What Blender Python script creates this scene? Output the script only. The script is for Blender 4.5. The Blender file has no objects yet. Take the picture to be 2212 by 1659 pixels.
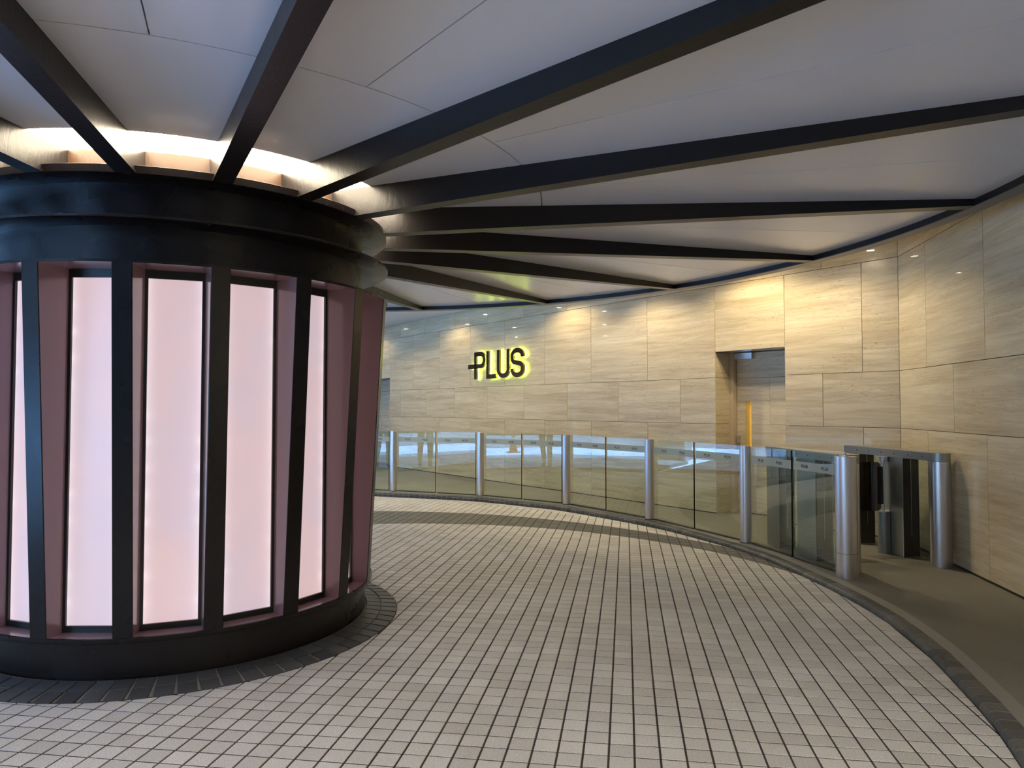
import bpy, math, random
from mathutils import Vector, Matrix
from mathutils.geometry import tessellate_polygon
random.seed(7)
R = math.radians
sc = bpy.context.scene
COL = sc.collection

# ------------------------------------------------------------------ camera, world, exposure
cam_d = bpy.data.cameras.new('camera'); cam = bpy.data.objects.new('camera', cam_d); COL.objects.link(cam)
cam_d.sensor_fit = 'HORIZONTAL'; cam_d.sensor_width = 36.0; cam_d.lens = 36.0 * 1533.0 / 2212.0
cam_d.clip_start = 0.05; cam_d.clip_end = 400
EYE = 1.45
cam.location = (0, 0, EYE); cam.rotation_euler = (R(90) + math.atan(49.0 / 1533.0), 0, 0)
sc.camera = cam
w = bpy.data.worlds.new('world'); sc.world = w; w.use_nodes = True
wn = w.node_tree.nodes; wl = w.node_tree.links; wn.clear()
wo = wn.new('ShaderNodeOutputWorld'); wb = wn.new('ShaderNodeBackground'); sky = wn.new('ShaderNodeTexSky')
sky.sky_type = 'HOSEK_WILKIE'; sky.sun_direction = (0.5, -0.4, 0.7); sky.turbidity = 3.0; sky.ground_albedo = 0.4
wl.new(sky.outputs[0], wb.inputs[0]); wl.new(wb.outputs[0], wo.inputs[0]); wb.inputs[1].default_value = 6.0
sun_d = bpy.data.lights.new('sun', 'SUN'); sun = bpy.data.objects.new('sun', sun_d); COL.objects.link(sun)
sun_d.energy = 20.0; sun_d.angle = R(1.0); sun_d.color = (0.22, 0.50, 1.0)
sun.rotation_euler = (R(20), R(-32), 0)
sc.view_settings.view_transform = 'Standard'; sc.view_settings.look = 'None'
sc.view_settings.exposure = 1.6; sc.view_settings.gamma = 1.0; sc.view_settings.use_curve_mapping = False

PANE_E = 0.228      # drum light panels
COVE_E = 11.0       # warm ring at the hub
SPOT_W = 27.0      # downlights
SIGN_E = 3.2

# ------------------------------------------------------------------ layout numbers
CX, CY = -2.25, 4.95             # drum / ceiling centre
ZP = 0.04                        # pavement level
ZS = 3.38                        # soffit level
FD = Vector((-0.6021, 0.7984)); FN = Vector((0.7984, 0.6021))
RD = Vector((0.1591, 0.9873)); RN = Vector((0.9873, -0.1591))
COR = Vector((4.118, 7.531))
ZB, ZA, ZT = 1.222, 1.832, 3.052
def farp(u, y=0.0):              # y>0 towards the room
    p = COR + FD * u - FN * y; return p.x, p.y

# ------------------------------------------------------------------ materials
MATS = {}
def nm(name):
    m = bpy.data.materials.new(name); m.use_nodes = True
    nt = m.node_tree; nt.nodes.clear()
    out = nt.nodes.new('ShaderNodeOutputMaterial'); MATS[name] = m
    return m, nt, out
def pr(nt, out, **k):
    b = nt.nodes.new('ShaderNodeBsdfPrincipled'); nt.links.new(b.outputs[0], out.inputs[0])
    for a, v in k.items():
        key = {'base': 'Base Color', 'rough': 'Roughness', 'metal': 'Metallic', 'coat': 'Coat Weight', 'coatr': 'Coat Roughness',
               'spec': 'Specular IOR Level', 'em': 'Emission Color', 'es': 'Emission Strength', 'aniso': 'Anisotropic'}[a]
        if key in ('Base Color', 'Emission Color'): v = (v[0], v[1], v[2], 1)
        b.inputs[key].default_value = v
    return b
def node(nt, t, **k):
    n = nt.nodes.new(t)
    for a, v in k.items(): setattr(n, a, v)
    return n
def noise(nt, vec, scale, detail=4, rough=0.55, dist=0.0):
    n = node(nt, 'ShaderNodeTexNoise'); n.inputs['Scale'].default_value = scale; n.inputs['Detail'].default_value = detail
    n.inputs['Roughness'].default_value = rough; n.inputs['Distortion'].default_value = dist
    if vec is not None: nt.links.new(vec, n.inputs['Vector'])
    return n.outputs['Fac']
def ramp(nt, fac, stops):
    r = node(nt, 'ShaderNodeValToRGB'); nt.links.new(fac, r.inputs[0]); e = r.color_ramp.elements
    while len(e) < len(stops): e.new(0.5)
    for i, (p, c) in enumerate(stops):
        e[i].position = p; e[i].color = (c[0], c[1], c[2], 1) if not isinstance(c, (int, float)) else (c, c, c, 1)
    return r.outputs[0]
def mixc(nt, a, b, fac, mode='MIX'):
    m = node(nt, 'ShaderNodeMix', data_type='RGBA', blend_type=mode)
    for i, v in ((6, a), (7, b)):
        if isinstance(v, tuple): m.inputs[i].default_value = (v[0], v[1], v[2], 1)
        else: nt.links.new(v, m.inputs[i])
    if isinstance(fac, (int, float)): m.inputs[0].default_value = fac
    else: nt.links.new(fac, m.inputs[0])
    return m.outputs[2]
def math_(nt, op, a, b=None, c=None):
    m = node(nt, 'ShaderNodeMath', operation=op)
    for i, v in enumerate((a, b, c)):
        if v is None: continue
        if isinstance(v, (int, float)): m.inputs[i].default_value = v
        else: nt.links.new(v, m.inputs[i])
    return m.outputs[0]
def bump(nt, b, h, s=0.3, d=0.01, slot='Normal'):
    n = node(nt, 'ShaderNodeBump'); n.inputs['Strength'].default_value = s; n.inputs['Distance'].default_value = d
    nt.links.new(h, n.inputs['Height']); nt.links.new(n.outputs[0], b.inputs[slot])
def objvec(nt, scale=(1, 1, 1), rnd=0.0, src='Object'):
    tc = node(nt, 'ShaderNodeTexCoord'); mp = node(nt, 'ShaderNodeMapping'); mp.inputs['Scale'].default_value = scale
    nt.links.new(tc.outputs[src], mp.inputs['Vector'])
    if rnd:
        oi = node(nt, 'ShaderNodeObjectInfo'); cx = node(nt, 'ShaderNodeCombineXYZ')
        a = math_(nt, 'MULTIPLY', oi.outputs['Random'], rnd)
        for i in range(3): nt.links.new(a, cx.inputs[i])
        nt.links.new(cx.outputs[0], mp.inputs['Location'])
    return mp.outputs[0]
def geovec(nt, scale=(1, 1, 1)):
    g = node(nt, 'ShaderNodeNewGeometry'); mp = node(nt, 'ShaderNodeMapping'); mp.inputs['Scale'].default_value = scale
    nt.links.new(g.outputs['Position'], mp.inputs['Vector']); return mp.outputs[0]

def travertine(name, dark=1.0):
    m, nt, out = nm(name)
    b = pr(nt, out, rough=0.36, spec=0.4, coat=0.55, coatr=0.025)
    v = objvec(nt, (0.5, 0.5, 8.0), 37.0); v2 = objvec(nt, (0.35, 0.35, 1.6), 11.0)
    warp = noise(nt, v2, 1.6, 3)
    n1 = noise(nt, v, 1.5, 9, 0.68, 0.55)
    fine = noise(nt, objvec(nt, (1.8, 1.8, 42), 5.0), 1.4, 5, 0.6, 0.5)
    c = ramp(nt, n1, [(0.26, (0.43, 0.345, 0.215)), (0.42, (0.56, 0.47, 0.31)), (0.54, (0.64, 0.555, 0.385)), (0.72, (0.74, 0.66, 0.48))])
    c = mixc(nt, c, ramp(nt, fine, [(0.3, (0.60, 0.55, 0.47)), (0.7, (1, 1, 1))]), 0.42, 'MULTIPLY')
    c = mixc(nt, c, ramp(nt, warp, [(0.35, (0.80, 0.76, 0.72)), (0.65, (1, 1, 1))]), 0.5, 'MULTIPLY')
    vn = noise(nt, objvec(nt, (0.42, 0.42, 3.2), 51.0), 1.7, 5, 0.6, 1.6)
    ln = ramp(nt, vn, [(0.475, 0.0), (0.492, 1.0), (0.508, 1.0), (0.522, 0.0)])
    lm_ = ramp(nt, noise(nt, objvec(nt, (0.7, 0.7, 2.0), 13.0), 1.3, 2), [(0.42, 0.0), (0.58, 1.0)])
    c = mixc(nt, c, (0.36, 0.29, 0.20), math_(nt, 'MULTIPLY', math_(nt, 'MULTIPLY', ln, lm_), 0.40))
    pits = noise(nt, objvec(nt, (6, 6, 24), 9.0), 3.2, 6, 0.72)
    area = noise(nt, objvec(nt, (0.8, 0.8, 3.0), 21.0), 1.1, 2)
    pm = math_(nt, 'MULTIPLY', ramp(nt, pits, [(0.60, 0.0), (0.64, 1.0)]), ramp(nt, area, [(0.46, 0.0), (0.56, 1.0)]))
    c = mixc(nt, c, (0.20, 0.15, 0.10), math_(nt, 'MULTIPLY', pm, 0.75))
    if dark != 1.0: c = mixc(nt, c, (dark, dark, dark), 1.0, 'MULTIPLY')
    nt.links.new(c, b.inputs['Base Color'])
    h = math_(nt, 'SUBTRACT', math_(nt, 'MULTIPLY', fine, 0.15), pm)
    bump(nt, b, h, 0.25, 0.003)
    return m
M_TRAV = travertine('travertine')
m, nt, out = nm('wall_backing'); pr(nt, out, base=(0.05, 0.042, 0.034), rough=0.9)
m, nt, out = nm('door_frame_paint'); pr(nt, out, base=(0.50, 0.40, 0.28), rough=0.45)
m, nt, out = nm('brass_slot'); b = pr(nt, out, base=(0.80, 0.52, 0.10), rough=0.35, metal=0.4)
m, nt, out = nm('slot_painted_glow'); b = pr(nt, out, base=(0.85, 0.55, 0.12), rough=0.6, em=(1.0, 0.56, 0.08), es=0.07)  # no lamp here: light on the stone inside is painted as a glow
# dark painted steel of the drum and ribs
SPEC_P = 0.34
def paint(name, col, rough, sc1, bs, coat=0.0):
    m, nt, out = nm(name); b = pr(nt, out, base=col, rough=rough, spec=SPEC_P, coat=coat, coatr=0.12)
    v = geovec(nt, (1, 1, 0.35)); n1 = noise(nt, v, sc1, 6, 0.6, 0.4); n2 = noise(nt, geovec(nt), 3.0, 3)
    bump(nt, b, n1, bs, 0.01)
    nt.links.new(math_(nt, 'ADD', math_(nt, 'MULTIPLY', n2, 0.16), rough - 0.07), b.inputs['Roughness'])
    return m
M_DRUM = paint('drum_paint', (0.007, 0.005, 0.0055), 0.27, 26, 0.10)
M_REV = paint('reveal_lit_paint', (0.27, 0.165, 0.175), 0.22, 22, 0.12, 0.6)  # maroon drum steel made paler, with the panes' light put into the colour
M_RIB = paint('rib_paint', (0.010, 0.008, 0.008), 0.32, 38, 0.16)
M_HUB = paint('hub_paint', (0.040, 0.018, 0.008), 0.42, 30, 0.15)
m, nt, out = nm('black_frame'); pr(nt, out, base=(0.008, 0.008, 0.009), rough=0.3)
# ceiling
m, nt, out = nm('ceiling_panel'); b = pr(nt, out, base=(0.66, 0.67, 0.73), rough=0.24, spec=0.5)
bump(nt, b, noise(nt, geovec(nt, (1, 1, 1)), 1.3, 2), 0.05, 0.02)
m, nt, out = nm('joint_white'); pr(nt, out, base=(0.72, 0.72, 0.74), rough=0.5)
m, nt, out = nm('soffit_white'); pr(nt, out, base=(0.72, 0.70, 0.67), rough=0.6)
m, nt, out = nm('cove_light'); b = pr(nt, out, base=(0.8, 0.78, 0.7), rough=0.35, em=(1.0, 0.85, 0.62), es=COVE_E)
m, nt, out = nm('lamp_white'); b = pr(nt, out, base=(0.9, 0.9, 0.9), rough=0.3, em=(1.0, 0.90, 0.62), es=45.0)
m, nt, out = nm('ring_trim'); pr(nt, out, base=(0.17, 0.15, 0.13), rough=0.42)
# light pane: frosted acrylic with LED rows down both edges
m, nt, out = nm('light_pane')
b = pr(nt, out, base=(0.6, 0.5, 0.52), rough=0.35)
tc = node(nt, 'ShaderNodeTexCoord'); sx = node(nt, 'ShaderNodeSeparateXYZ'); nt.links.new(tc.outputs['Object'], sx.inputs[0])
ax = math_(nt, 'ABSOLUTE', sx.outputs[0])
edge = math_(nt, 'POWER', math_(nt, 'MULTIPLY', ax, 1 / 0.145), 4.5)
oi = node(nt, 'ShaderNodeObjectInfo')
ph = math_(nt, 'ADD', math_(nt, 'MULTIPLY', sx.outputs[2], 2 * math.pi / 0.145), math_(nt, 'MULTIPLY', oi.outputs['Random'], 6.0))
dots = math_(nt, 'POWER', math_(nt, 'MULTIPLY_ADD', math_(nt, 'SINE', ph), 0.5, 0.5), 3.0)
slow = noise(nt, objvec(nt, (1.0, 1.0, 1.3), 31.0), 1.5, 2)
dm = ramp(nt, slow, [(0.42, 0.0), (0.60, 1.0)])
glow = math_(nt, 'MULTIPLY', edge, math_(nt, 'MULTIPLY_ADD', math_(nt, 'MULTIPLY', dots, dm), 0.30, 0.22))
hue = ramp(nt, noise(nt, objvec(nt, (1.2, 1.2, 0.8), 17.0), 1.7, 2), [(0.38, (0.86, 0.61, 0.62)), (0.5, (0.82, 0.60, 0.645)), (0.62, (0.76, 0.60, 0.68))])
nt.links.new(mixc(nt, hue, (1.0, 0.90, 0.95), math_(nt, 'MULTIPLY', edge, 0.6)), b.inputs['Emission Color'])
nt.links.new(math_(nt, 'MULTIPLY', math_(nt, 'ADD', math_(nt, 'MULTIPLY', glow, 1.6), 1.0), PANE_E), b.inputs['Emission Strength'])
# floor tiles
def tile_mat(name, lo, hi, spk, rough=0.6, world=True):
    m, nt, out = nm(name); b = pr(nt, out, rough=rough, spec=0.35)
    at = node(nt, 'ShaderNodeAttribute', attribute_name='rnd')
    c = mixc(nt, lo, hi, at.outputs['Fac'])
    s = noise(nt, geovec(nt), 210, 2, 0.6); s2 = noise(nt, geovec(nt), 90, 3, 0.6)
    c = mixc(nt, c, ramp(nt, s, [(0.36, (spk, spk, spk)), (0.5, (1, 1, 1)), (0.66, (1.18, 1.17, 1.15))]), 0.75, 'MULTIPLY')
    c = mixc(nt, c, ramp(nt, s2, [(0.36, (0.74, 0.72, 0.70)), (0.55, (1, 1, 1))]), 0.35, 'MULTIPLY')
    st = noise(nt, geovec(nt), 0.9, 4, 0.6)
    c = mixc(nt, c, ramp(nt, st, [(0.34, (0.80, 0.78, 0.74)), (0.6, (1, 1, 1))]), 0.6, 'MULTIPLY')
    sp = noise(nt, geovec(nt), 2.7, 6, 0.7)
    c = mixc(nt, c, (0.12, 0.10, 0.08), math_(nt, 'MULTIPLY', ramp(nt, sp, [(0.70, 0.0), (0.76, 1.0)]), 0.45))
    nt.links.new(c, b.inputs['Base Color']); bump(nt, b, s2, 0.25, 0.002)
    return m
M_TILE = tile_mat('floor_tile', (0.50, 0.487, 0.47), (0.61, 0.597, 0.58), 0.62)
M_DTILE = tile_mat('dark_tile', (0.088, 0.087, 0.080), (0.120, 0.117, 0.108), 0.75, 0.55)
M_ATILE = tile_mat('apron_tile', (0.045, 0.047, 0.052), (0.075, 0.075, 0.078), 0.7, 0.5)
M_COB = tile_mat('kerb_cobble', (0.055, 0.060, 0.066), (0.105, 0.105, 0.10), 0.7, 0.5)
m, nt, out = nm('grout'); b = pr(nt, out, rough=0.9)
nt.links.new(ramp(nt, noise(nt, geovec(nt), 1.1, 4), [(0.35, (0.018, 0.014, 0.013)), (0.65, (0.046, 0.038, 0.032))]), b.inputs['Base Color'])
m, nt, out = nm('grout_light'); pr(nt, out, base=(0.22, 0.20, 0.175), rough=0.9)
m, nt, out = nm('pavement'); b = pr(nt, out, rough=0.62, spec=0.35)
n_ = noise(nt, geovec(nt), 0.8, 5, 0.6); n2_ = noise(nt, geovec(nt), 160, 2)
c_ = mixc(nt, ramp(nt, n_, [(0.35, (0.135, 0.125, 0.10)), (0.65, (0.19, 0.175, 0.145))]), ramp(nt, n2_, [(0.35, (0.8, 0.8, 0.8)), (0.65, (1.12, 1.12, 1.12))]), 0.6, 'MULTIPLY')
nt.links.new(c_, b.inputs['Base Color'])
m, nt, out = nm('kerb_stone'); pr(nt, out, base=(0.20, 0.19, 0.165), rough=0.7)
# steel and glass
m, nt, out = nm('brushed_steel'); b = pr(nt, out, base=(0.66, 0.63, 0.62), rough=0.30, metal=1.0)

m, nt, out = nm('gate_steel'); b = pr(nt, out, base=(0.36, 0.36, 0.34), rough=0.38, metal=1.0)
nt.links.new(math_(nt, 'MULTIPLY_ADD', noise(nt, geovec(nt), 7, 4), 0.2, 0.28), b.inputs['Roughness'])
m, nt, out = nm('dark_plate'); b = pr(nt, out, base=(0.045, 0.038, 0.030), rough=0.25, spec=0.6)
m, nt, out = nm('black_rubber'); pr(nt, out, base=(0.01, 0.01, 0.012), rough=0.5)
def glass(name, tint, gloss=1.8, dark=1.0):
    m, nt, out = nm(name)
    t = node(nt, 'ShaderNodeBsdfTransparent'); t.inputs[0].default_value = (*tint, 1)
    g = node(nt, 'ShaderNodeBsdfGlossy'); g.inputs['Roughness'].default_value = 0.0; g.inputs[0].default_value = (1, 1, 1, 1)
    f = node(nt, 'ShaderNodeFresnel'); f.inputs[0].default_value = 1.52
    gg = node(nt, 'ShaderNodeNewGeometry'); mx = node(nt, 'ShaderNodeMixShader')
    fm = math_(nt, 'MULTIPLY', math_(nt, 'MULTIPLY', f.outputs[0], gloss), math_(nt, 'SUBTRACT', 1.0, gg.outputs['Backfacing']))
    nt.links.new(fm, mx.inputs[0]); nt.links.new(t.outputs[0], mx.inputs[1]); nt.links.new(g.outputs[0], mx.inputs[2])
    nt.links.new(mx.outputs[0], out.inputs[0]); return m
M_GLASS = glass('clear_glass', (0.90, 0.955, 0.925))
M_SMOKE = glass('smoked_acrylic', (0.30, 0.26, 0.22))
m, nt, out = nm('glass_edge'); pr(nt, out, base=(0.004, 0.007, 0.006), rough=0.15)
m, nt, out = nm('frost_band')
t = node(nt, 'ShaderNodeBsdfTransparent'); t.inputs[0].default_value = (0.75, 0.80, 0.76, 1)
d_ = node(nt, 'ShaderNodeBsdfDiffuse'); d_.inputs[0].default_value = (0.80, 0.82, 0.74, 1)
mx = node(nt, 'ShaderNodeMixShader'); mx.inputs[0].default_value = 0.45
nt.links.new(t.outputs[0], mx.inputs[1]); nt.links.new(d_.outputs[0], mx.inputs[2]); nt.links.new(mx.outputs[0], out.inputs[0])
m, nt, out = nm('logo_ink'); pr(nt, out, base=(0.02, 0.022, 0.018), rough=0.6)
m, nt, out = nm('bronze_mirror'); pr(nt, out, base=(0.30, 0.19, 0.14), rough=0.06, metal=1.0)
m, nt, out = nm('bronze_side'); pr(nt, out, base=(0.42, 0.36, 0.10), rough=0.22, metal=0.9)
m, nt, out = nm('halo_light'); pr(nt, out, base=(0.8, 0.8, 0.5), rough=0.5, em=(0.74, 1.0, 0.14), es=SIGN_E)
# outdoors, people
m, nt, out = nm('street'); b = pr(nt, out, rough=0.7)
nt.links.new(ramp(nt, noise(nt, geovec(nt), 0.7, 5), [(0.35, (0.50, 0.52, 0.55)), (0.65, (0.62, 0.64, 0.66))]), b.inputs['Base Color'])
m, nt, out = nm('street_dark'); pr(nt, out, base=(0.16, 0.16, 0.16), rough=0.8)
m, nt, out = nm('street_wall'); pr(nt, out, base=(0.22, 0.22, 0.21), rough=0.7)
m, nt, out = nm('cone_orange'); pr(nt, out, base=(0.85, 0.10, 0.03), rough=0.5)
m, nt, out = nm('cone_white'); pr(nt, out, base=(0.8, 0.8, 0.8), rough=0.4)
m, nt, out = nm('skin'); pr(nt, out, base=(0.55, 0.33, 0.23), rough=0.5)
m, nt, out = nm('cloth_dark'); pr(nt, out, base=(0.05, 0.055, 0.07), rough=0.8)
m, nt, out = nm('cloth_light'); pr(nt, out, base=(0.45, 0.44, 0.42), rough=0.8)
m, nt, out = nm('hair'); pr(nt, out, base=(0.012, 0.010, 0.009), rough=0.5)

# ------------------------------------------------------------------ mesh helpers
class MB:
    def __init__(s): s.v = []; s.f = []; s.m = []; s.r = []
    def add(s, verts, faces, mi=0, rnd=None):
        o = len(s.v); s.v += [tuple(x) for x in verts]
        for f in faces: s.f.append(tuple(i + o for i in f)); s.m.append(mi); s.r.append(rnd or 0.0)
        return s
    def box(s, x0, x1, y0, y1, z0, z1, mi=0):
        return s.add([(x0, y0, z0), (x1, y0, z0), (x1, y1, z0), (x0, y1, z0), (x0, y0, z1), (x1, y0, z1), (x1, y1, z1), (x0, y1, z1)],
                     [(0, 3, 2, 1), (4, 5, 6, 7), (0, 1, 5, 4), (1, 2, 6, 5), (2, 3, 7, 6), (3, 0, 4, 7)], mi)
    def prism(s, poly, z0, z1, mi=0):      # poly ccw, z0/z1 may be lists
        n = len(poly); a = z0 if isinstance(z0, (list, tuple)) else [z0] * n; b = z1 if isinstance(z1, (list, tuple)) else [z1] * n
        vs = [(p[0], p[1], a[i]) for i, p in enumerate(poly)] + [(p[0], p[1], b[i]) for i, p in enumerate(poly)]
        fs = [tuple(range(n))[::-1], tuple(range(n, 2 * n))] + [(i, (i + 1) % n, n + (i + 1) % n, n + i) for i in range(n)]
        return s.add(vs, fs, mi)
    def cyl(s, cx, cy, r, z0, z1, n=24, r2=None, mi=0):
        r2 = r if r2 is None else r2
        vs = [(cx + r * math.cos(2 * math.pi * i / n), cy + r * math.sin(2 * math.pi * i / n), z0) for i in range(n)]
        vs += [(cx + r2 * math.cos(2 * math.pi * i / n), cy + r2 * math.sin(2 * math.pi * i / n), z1) for i in range(n)]
        return s.add(vs, [tuple(range(n))[::-1], tuple(range(n, 2 * n))] + [(i, (i + 1) % n, n + (i + 1) % n, n + i) for i in range(n)], mi)
    def revolve(s, prof, n=144, a0=0.0, a1=360.0, mi=0, closed=True):   # closed ccw profile (r,z) around origin
        full = abs(a1 - a0 - 360) < 1e-6; k = len(prof); m_ = n if full else n + 1; vs = []
        for i in range(m_):
            a = R(a0 + (a1 - a0) * i / n); c, q = math.cos(a), math.sin(a)
            vs += [(r * c, r * q, z) for r, z in prof]
        fs = []
        for i in range(n):
            j = (i + 1) % m_
            for t in range(k if closed else k - 1):
                u = (t + 1) % k; fs.append((i * k + t, j * k + t, j * k + u, i * k + u))
        if not full and closed: fs += [tuple(range(k)), tuple(range(n * k, n * k + k))[::-1]]
        return s.add(vs, fs, mi)
    def build(s, name, mats, parent=None, smooth=True, loc=None, rnd=False):
        me = bpy.data.meshes.new(name); me.from_pydata(s.v, [], s.f); 
        for mm in (mats if isinstance(mats, (list, tuple)) else [mats]): me.materials.append(MATS[mm] if isinstance(mm, str) else mm)
        me.polygons.foreach_set('material_index', s.m)
        if rnd:
            at = me.attributes.new('rnd', 'FLOAT', 'FACE'); at.data.foreach_set('value', s.r)
        if smooth:
            me.polygons.foreach_set('use_smooth', [True] * len(s.f)); me.set_sharp_from_angle(angle=R(32))
        me.update(); o = bpy.data.objects.new(name, me); COL.objects.link(o)
        if parent: o.parent = parent
        if loc: o.location = loc
        return o
def empty(name, loc=(0, 0, 0), rz=0.0, parent=None):
    o = bpy.data.objects.new(name, None); COL.objects.link(o); o.location = loc; o.rotation_euler = (0, 0, rz); o.empty_display_size = 0.2
    if parent: o.parent = parent
    return o
def tag(o, label=None, cat=None, group=None, kind=None):
    if label: o['label'] = label
    if cat: o['category'] = cat
    if group: o['group'] = group
    if kind: o['kind'] = kind
    return o
def copy_part(o, parent):
    c = o.copy(); COL.objects.link(c); c.parent = parent; return c
def clip(poly, n, d):              # keep points with n.p <= d
    out = []
    for i in range(len(poly)):
        a, b = poly[i], poly[(i + 1) % len(poly)]; da, db = a[0] * n[0] + a[1] * n[1] - d, b[0] * n[0] + b[1] * n[1] - d
        if da <= 0: out.append(a)
        if (da < 0 < db) or (db < 0 < da):
            t = da / (da - db); out.append((a[0] + (b[0] - a[0]) * t, a[1] + (b[1] - a[1]) * t))
    return out
def area(p): return 0.5 * sum(p[i][0] * p[(i + 1) % len(p)][1] - p[(i + 1) % len(p)][0] * p[i][1] for i in range(len(p)))

# ------------------------------------------------------------------ kerb line
KP = [(-7.2, 12.95), (-5.4, 12.65), (-3.8, 12.25), (-2.28, 11.77), (-0.773, 11.22), (-0.239, 10.90), (0.202, 10.54), (0.709, 10.12), (1.478, 9.04), (1.858, 8.37),
      (2.14, 7.64), (2.305, 7.20), (2.416, 6.724), (2.47, 6.244), (2.51, 5.90), (2.535, 5.51), (2.54, 5.076), (2.52, 4.78), (2.43, 4.186), (2.32, 3.762),
      (2.25, 3.481), (2.165, 3.20), (2.06, 2.93), (1.80, 2.30), (1.42, 1.70), (0.95, 1.20), (0.3, 0.78), (-0.6, 0.45), (-1.6, 0.22), (-2.6, 0.17), (-3.8, 0.45)]
def catmull(P, k=12):
    out = []
    for i in range(len(P) - 1):
        p0 = P[max(i - 1, 0)]; p1 = P[i]; p2 = P[i + 1]; p3 = P[min(i + 2, len(P) - 1)]
        for j in range(k):
            t = j / k; out.append(tuple(0.5 * (2 * p1[a] + (p2[a] - p0[a]) * t + (2 * p0[a] - 5 * p1[a] + 4 * p2[a] - p3[a]) * t * t + (-p0[a] + 3 * p1[a] - 3 * p2[a] + p3[a]) * t ** 3) for a in (0, 1)))
    out.append(P[-1]); return out
def smooth_pts(P, it=2):
    for _ in range(it):
        P = [P[0]] + [tuple((P[i - 1][a] + 2 * P[i][a] + P[i + 1][a]) / 4 for a in (0, 1)) for i in range(1, len(P) - 1)] + [P[-1]]
    return P
def resample(P, step):
    out = [P[0]]; acc = 0.0
    for i in range(len(P) - 1):
        a, b = P[i], P[i + 1]; L = math.dist(a, b); t = step - acc
        while t <= L:
            out.append((a[0] + (b[0] - a[0]) * t / L, a[1] + (b[1] - a[1]) * t / L)); t += step
        acc = L - (t - step)
    return out
KL = smooth_pts(resample(catmull(KP), 0.0968), 6)
KN = []
for i in range(len(KL)):
    a = KL[max(i - 1, 0)]; b = KL[min(i + 1, len(KL) - 1)]; dx, dy = b[0] - a[0], b[1] - a[1]; l = math.hypot(dx, dy)
    KN.append((-dy / l, dx / l))       # outward (away from the drum)
def kerb_near(x, y):
    bi_, bd = 0, 1e9
    for i in range(0, len(KL), 1):
        d = (KL[i][0] - x) ** 2 + (KL[i][1] - y) ** 2
        if d < bd: bd, bi_ = d, i
    p, n = KL[bi_], KN[bi_]
    return (p[0] - x) * n[0] + (p[1] - y) * n[1], bi_     # >0 inside road
def floor_z(x, y):
    if y < 7.2: return 0.0
    d, i = kerb_near(x, y); g = max(0.0, min(1.0, (1.2 - d) / 1.2)); h = max(0.0, min(1.0, (y - 7.2) / 2.5))
    return -0.028 * g * g * (3 - 2 * g) * h
# ------------------------------------------------------------------ floor of square tiles
W_T = 0.1064
TA_ = (math.sin(R(9.12)), math.cos(R(9.12))); TB_ = (math.cos(R(9.12)), -math.sin(R(9.12)))
SKEW = 0.0168; COL0 = 0.028; ROW0 = 3.133
def lat(i, j):
    b = COL0 + i * W_T; a = ROW0 + j * 0.1066 + SKEW * b
    return (a * TA_[0] + b * TB_[0], a * TA_[1] + b * TB_[1])
BI = (-1.206, 5.010, 3.859); BO = (-1.939, 5.224, 4.687)
AP_R, AP_0 = 1.437, 1.21
def proj(x, y, z=0.0):
    p = math.atan(49 / 1533.0); d = y * math.cos(p) + (z - EYE) * math.sin(p); u = -y * math.sin(p) + (z - EYE) * math.cos(p)
    if d < 0.05: return None
    return 1106 + 1533 * x / d, 829.5 - 1533 * u / d
def inset(p, g):
    cx = sum(q[0] for q in p) / len(p); cy = sum(q[1] for q in p) / len(p); n = len(p); out = list(p)
    for i in range(n):
        a, b = p[i], p[(i + 1) % n]; dx, dy = b[0] - a[0], b[1] - a[1]; l = math.hypot(dx, dy)
        if l < 1e-5: continue
        nx, ny = dy / l, -dx / l                      # outward for ccw
        out = clip(out, (nx, ny), a[0] * nx + a[1] * ny - g)
        if len(out) < 3: return []
    return out
def tile_geo(mb, p, rnd, zf, h=0.0, mi=0):
    n = len(p)
    if n < 3: return
    q = inset(p, 0.0022)
    if len(q) != n: q = p
    zt = [zf(a, b) for a, b in p]
    vs = [(p[i][0], p[i][1], zt[i] - 0.012) for i in range(n)] + [(p[i][0], p[i][1], zt[i] - 0.0022 + h) for i in range(n)] + [(q[i][0], q[i][1], zt[i] + h) for i in range(n)]
    fs = [tuple(range(2 * n, 3 * n))]
    for i in range(n):
        j = (i + 1) % n; fs += [(i, j, n + j, n + i), (n + i, n + j, 2 * n + j, 2 * n + i)]
    mb.add(vs, fs, mi, rnd)
floor_pts = [(-9.0, 0.2)] + [KL[-1]] + [KL[i] for i in range(len(KL) - 1, -1, -4)] + [(-9.0, 13.2)]
fb = MB()
def tri_poly(mb, pts, z, zf=None, mi=0):
    tr = tessellate_polygon([[Vector((p[0], p[1], 0)) for p in pts]])
    vs = [(p[0], p[1], (zf(p[0], p[1]) if zf else 0) + z) for p in pts]
    fs = []
    for t in tr:
        a, b, c = [pts[k] for k in t]
        fs.append(tuple(t) if area([a, b, c]) > 0 else tuple(t)[::-1])
    mb.add(vs, fs, mi)
nx_, ny_ = 80, 130
g = MB(); gv = []; gx0, gx1, gy0, gy1 = -9.0, 3.0, -0.4, 13.2
for j in range(ny_ + 1):
    for i in range(nx_ + 1):
        x = gx0 + (gx1 - gx0) * i / nx_; y = gy0 + (gy1 - gy0) * j / ny_
        gv.append((x, y, floor_z(x, y) - 0.0030))
g.add(gv, [(j * (nx_ + 1) + i, j * (nx_ + 1) + i + 1, (j + 1) * (nx_ + 1) + i + 1, (j + 1) * (nx_ + 1) + i) for j in range(ny_) for i in range(nx_)])
floor = g.build('floor', 'grout'); tag(floor, kind='structure')
singles = []; stuff = MB()
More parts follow.
